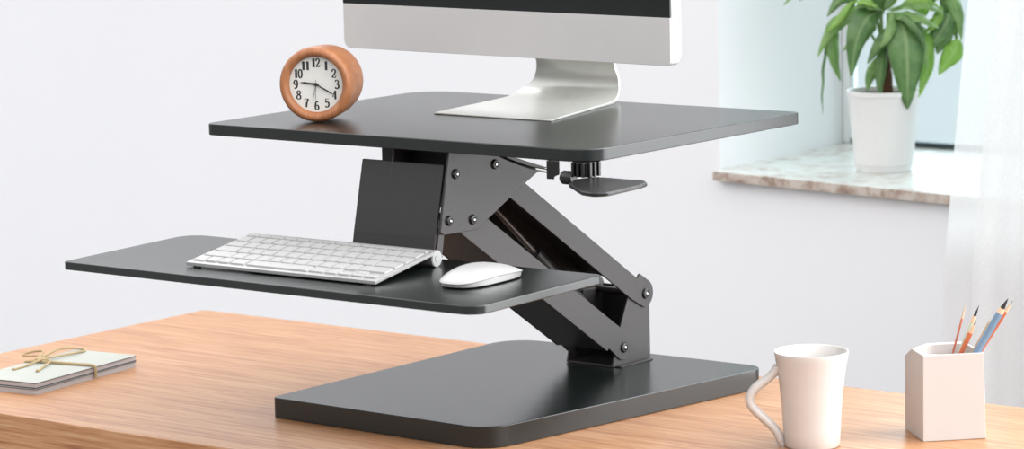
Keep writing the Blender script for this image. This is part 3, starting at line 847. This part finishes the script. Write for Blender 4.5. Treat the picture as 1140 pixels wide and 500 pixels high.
# leaves the photo shows
leaf([(981,12,-.01),(966,16,-.03),(953,38,-.04),(946,79,-.045)], 33, 0, (.25,-1,.35))
leaf([(972,12,0),(945,16,-.01),(925,34,-.01),(911,61,-.01)], 17, 1, (.1,-1,.7))
leaf([(936,20,.02),(929,38,.01),(930,62,.0),(937,90,.0)], 19, 1, (.3,-1,.1))
leaf([(928,34,.01),(921,62,.01),(918,95,.01),(917,128,.01)], 6, 0, (1,-.8,.1))
leaf([(962,-20,.02),(950,-6,.02),(936,2,.01),(923,18,.0)], 17, 0, (.2,-1,.5))
leaf([(905,-22,.05),(897,-8,.05),(888,0,.05),(877,11,.05)], 7, 1)
leaf([(915,-14,.05),(908,-6,.05),(902,0,.05),(894,7,.05)], 6, 1)
leaf([(958,-2,.02),(952,6,.02),(947,16,.02),(944,27,.02)], 8, 0)
leaf([(1000,14,-.03),(1006,36,-.055),(1007,74,-.065),(1007,114,-.06)], 43, 0, (.05,-1,.15), .15)
leaf([(1018,24,-.02),(1030,42,-.03),(1032,74,-.03),(1022,106,-.025)], 24, 2, (.5,-1,.1))
leaf([(1060,14,-.01),(1052,28,-.02),(1042,42,-.02),(1030,56,-.02)], 25, 0, (.1,-1,.3))
leaf([(1058,24,.0),(1052,38,-.01),(1048,48,-.01),(1044,61,-.01)], 22, 0, (-.2,-1,.3))
leaf([(1068,44,-.01),(1063,56,-.02),(1054,68,-.02),(1045,82,-.02)], 24, 2, (.2,-1,.2))
leaf([(1054,-8,.0),(1063,4,-.01),(1069,22,-.01),(1071,46,-.01)], 19, 1, (.4,-1,.2))
leaf([(1050,0,.01),(1056,10,.0),(1062,24,.0),(1068,52,.0)], 14, 0)
leaf([(985,62,.0),(978,72,-.01),(970,84,-.01),(966,100,-.01)], 17, 1, (.2,-1,.1))
leaf([(986,48,-.005),(982,66,-.02),(980,86,-.02),(981,107,-.02)], 15, 0, (.1,-1,.05))
leaf([(994,26,-.02),(984,38,-.03),(974,52,-.03),(965,67,-.03)], 15, 0, (.1,-1,.4))
leaf([(988,14,-.01),(1004,10,-.04),(1024,14,-.05),(1043,27,-.05)], 24, 1, (0,-.6,1))
leaf([(990,12,.0),(1008,2,-.03),(1030,2,-.04),(1050,12,-.04)], 18, 1, (0,-.6,1))
leaf([(984,12,.0),(974,2,-.03),(962,0,-.03),(950,5,-.03)], 17, 1, (0,-.7,1))
leaf([(984,14,.02),(976,8,.04),(966,10,.05),(956,18,.06)], 15, 2, (0,-.7,.8))
leaf([(992,20,.03),(1000,30,.04),(1002,44,.05),(1000,60,.05)], 18, 1)
leaf([(1040,2,.0),(1030,10,.0),(1024,22,.0),(1020,36,.0)], 16, 2, (0,-.8,.6))
leaf([(986,38,.0),(994,46,-.01),(998,58,-.01),(996,72,-.01)], 12, 0)
leaf([(974,14,-.02),(962,26,-.03),(950,40,-.03),(938,52,-.03)], 14, 1, (.2,-1,.5))
leaf([(1000,22,-.04),(1016,34,-.05),(1026,50,-.05),(1030,70,-.045)], 15, 1, (.3,-1,.3))
leaf([(1004,4,-.02),(1018,-4,-.03),(1034,-2,-.03),(1046,8,-.03)], 13, 2, (0,-.7,.8))
leaf([(1060,6,.0),(1066,16,.0),(1068,28,.0),(1062,40,.0)], 12, 2, (.2,-1,.3))
leaf([(968,2,-.01),(960,10,-.02),(956,20,-.02),(958,34,-.02)], 10, 2, (.2,-1,.2))
leaf([(992,8,-.04),(990,22,-.055),(984,36,-.06),(976,46,-.06)], 12, 1, (.1,-1,.5))
leaf([(1000,10,-.05),(1012,18,-.06),(1022,30,-.065),(1026,44,-.06)], 13, 0, (.2,-1,.6))
leaf([(1048,6,-.02),(1044,16,-.03),(1038,26,-.03),(1028,34,-.03)], 12, 2, (0,-1,.5))
leaf([(950,0,-.01),(940,12,-.02),(930,24,-.02),(918,34,-.02)], 9, 2, (.2,-1,.6))
leaf([(978,4,-.03),(970,-2,-.04),(960,-4,-.04),(948,-2,-.04)], 12, 2, (0,-.7,.9))
# the crown above the frame
for k in range(16):
    a = k*2.4; h0 = [hub['c'], hub['l'], hub['r'], hub['t']][k % 4]
    x0 = 985 + h0.x*SCL; y0 = 190-(h0.z-h0.y*.14)*SCL/1.01
    ex = x0 + math.cos(a)*random.uniform(34,56); ed = h0.y + math.sin(a)*.09; ey = y0 - random.uniform(10,52)
    mx_, my_ = (x0*.45+ex*.55), min(y0, ey) - 12
    if ey > -12: ey = -14
    leaf([(x0,y0,h0.y),((x0+mx_)/2,(y0+my_)/2,(h0.y*.7+ed*.3)),(mx_,my_,(h0.y+ed)/2),(ex,ey,ed)], random.uniform(16,24), k % 3, (0,-.5,1))

# ------------------------------------------------------------------ light
world = bpy.data.worlds.new('World'); bpy.context.scene.world = world; world.use_nodes = True
nt = world.node_tree; bg = nt.nodes['Background']; L = nt.links.new
tc = nt.nodes.new('ShaderNodeTexCoord'); sx = nt.nodes.new('ShaderNodeSeparateXYZ'); L(tc.outputs['Generated'], sx.inputs[0])
SKY = (.16, .82, 1.95, 7.6)
# sky: dim interior side, bright outdoors beyond the window, brightest overhead
def N(t, **k):
    n = nt.nodes.new(t)
    for a, b in k.items(): setattr(n, a, b)
    return n
dt = N('ShaderNodeVectorMath', operation='DOT_PRODUCT'); L(tc.outputs['Generated'], dt.inputs[0]); dt.inputs[1].default_value = (.5, .866, 0)
m1 = N('ShaderNodeMapRange', interpolation_type='SMOOTHSTEP'); m1.inputs['From Min'].default_value = -.3; m1.inputs['From Max'].default_value = .5
m1.inputs['To Min'].default_value = SKY[0]; m1.inputs['To Max'].default_value = SKY[1]; L(dt.outputs['Value'], m1.inputs['Value'])
m2 = N('ShaderNodeMapRange', interpolation_type='SMOOTHSTEP'); m2.inputs['From Min'].default_value = .05; m2.inputs['From Max'].default_value = .45; L(sx.outputs['Z'], m2.inputs['Value'])
mx = N('ShaderNodeMix', data_type='FLOAT'); L(m2.outputs['Result'], mx.inputs['Factor']); L(m1.outputs['Result'], mx.inputs['A'])
m3 = N('ShaderNodeMapRange', interpolation_type='SMOOTHSTEP'); m3.inputs['From Min'].default_value = -.2; m3.inputs['From Max'].default_value = .6
m3.inputs['To Min'].default_value = SKY[2]; m3.inputs['To Max'].default_value = SKY[3]; L(dt.outputs['Value'], m3.inputs['Value'])
m4 = N('ShaderNodeMapRange', interpolation_type='SMOOTHSTEP'); m4.inputs['From Min'].default_value = .55; m4.inputs['From Max'].default_value = .95
m4.inputs['To Min'].default_value = 1; m4.inputs['To Max'].default_value = .45; L(sx.outputs['Z'], m4.inputs['Value'])
mm = N('ShaderNodeMath', operation='MULTIPLY'); L(m3.outputs['Result'], mm.inputs[0]); L(m4.outputs['Result'], mm.inputs[1]); L(mm.outputs[0], mx.inputs['B'])
mc = N('ShaderNodeMix', data_type='RGBA'); L(m1.outputs['Result'], mc.inputs['Factor']); mc.inputs['A'].default_value = (.985,.985,1,1); mc.inputs['B'].default_value = (.97,.985,1,1); L(mc.outputs['Result'], bg.inputs['Color']); L(mx.outputs['Result'], bg.inputs['Strength'])

def area(name, loc, target, sx_, sy_, power, col):
    l = bpy.data.lights.new(name, 'AREA'); l.shape = 'RECTANGLE'; l.size = sx_; l.size_y = sy_; l.energy = power; l.color = col
    o = bpy.data.objects.new(name, l); C.objects.link(o); o.location = loc
    o.rotation_euler = (V(target)-V(loc)).to_track_quat('-Z', 'Y').to_euler(); return o
area('added_side_light', (2.35, 1.9, .35), (.4,.2,.15), 1.7, 2.2, 44, (.97,.99,1))  # added lamp out of view on the right, lightens the riser's right-hand faces

# ------------------------------------------------------------------ camera
cam = bpy.data.cameras.new('camera'); co = bpy.data.objects.new('camera', cam); C.objects.link(co)
f, cx, cy, cz, yw, pt, rl = CAMP = (3551.6525, 2.9232726, -3.0784929, 0.8476521, -0.6629970, 0.1438551, -0.0216863)
cyw, syw = math.cos(yw), math.sin(yw); cp, sp_ = math.cos(pt), math.sin(pt)
fw = V((syw*cp, cyw*cp, -sp_)); rt = V((cyw, -syw, 0)); up_ = rt.cross(fw)
cr, sr = math.cos(rl), math.sin(rl)
r2 = rt*cr + up_*sr; u2 = -rt*sr + up_*cr
co.matrix_world = Matrix(((r2.x,u2.x,-fw.x,cx),(r2.y,u2.y,-fw.y,cy),(r2.z,u2.z,-fw.z,cz),(0,0,0,1)))
cam.sensor_width = 36; cam.sensor_fit = 'HORIZONTAL'; cam.lens = 36*f/1140
cam.clip_start = .1; cam.clip_end = 60
cam.dof.use_dof = True; cam.dof.focus_distance = 4.15; cam.dof.aperture_fstop = 9
S_ = bpy.context.scene
S_.camera = co
S_.view_settings.view_transform = 'Standard'; S_.view_settings.look = 'None'
S_.view_settings.exposure = .27; S_.view_settings.gamma = 1
S_.view_settings.use_curve_mapping = False
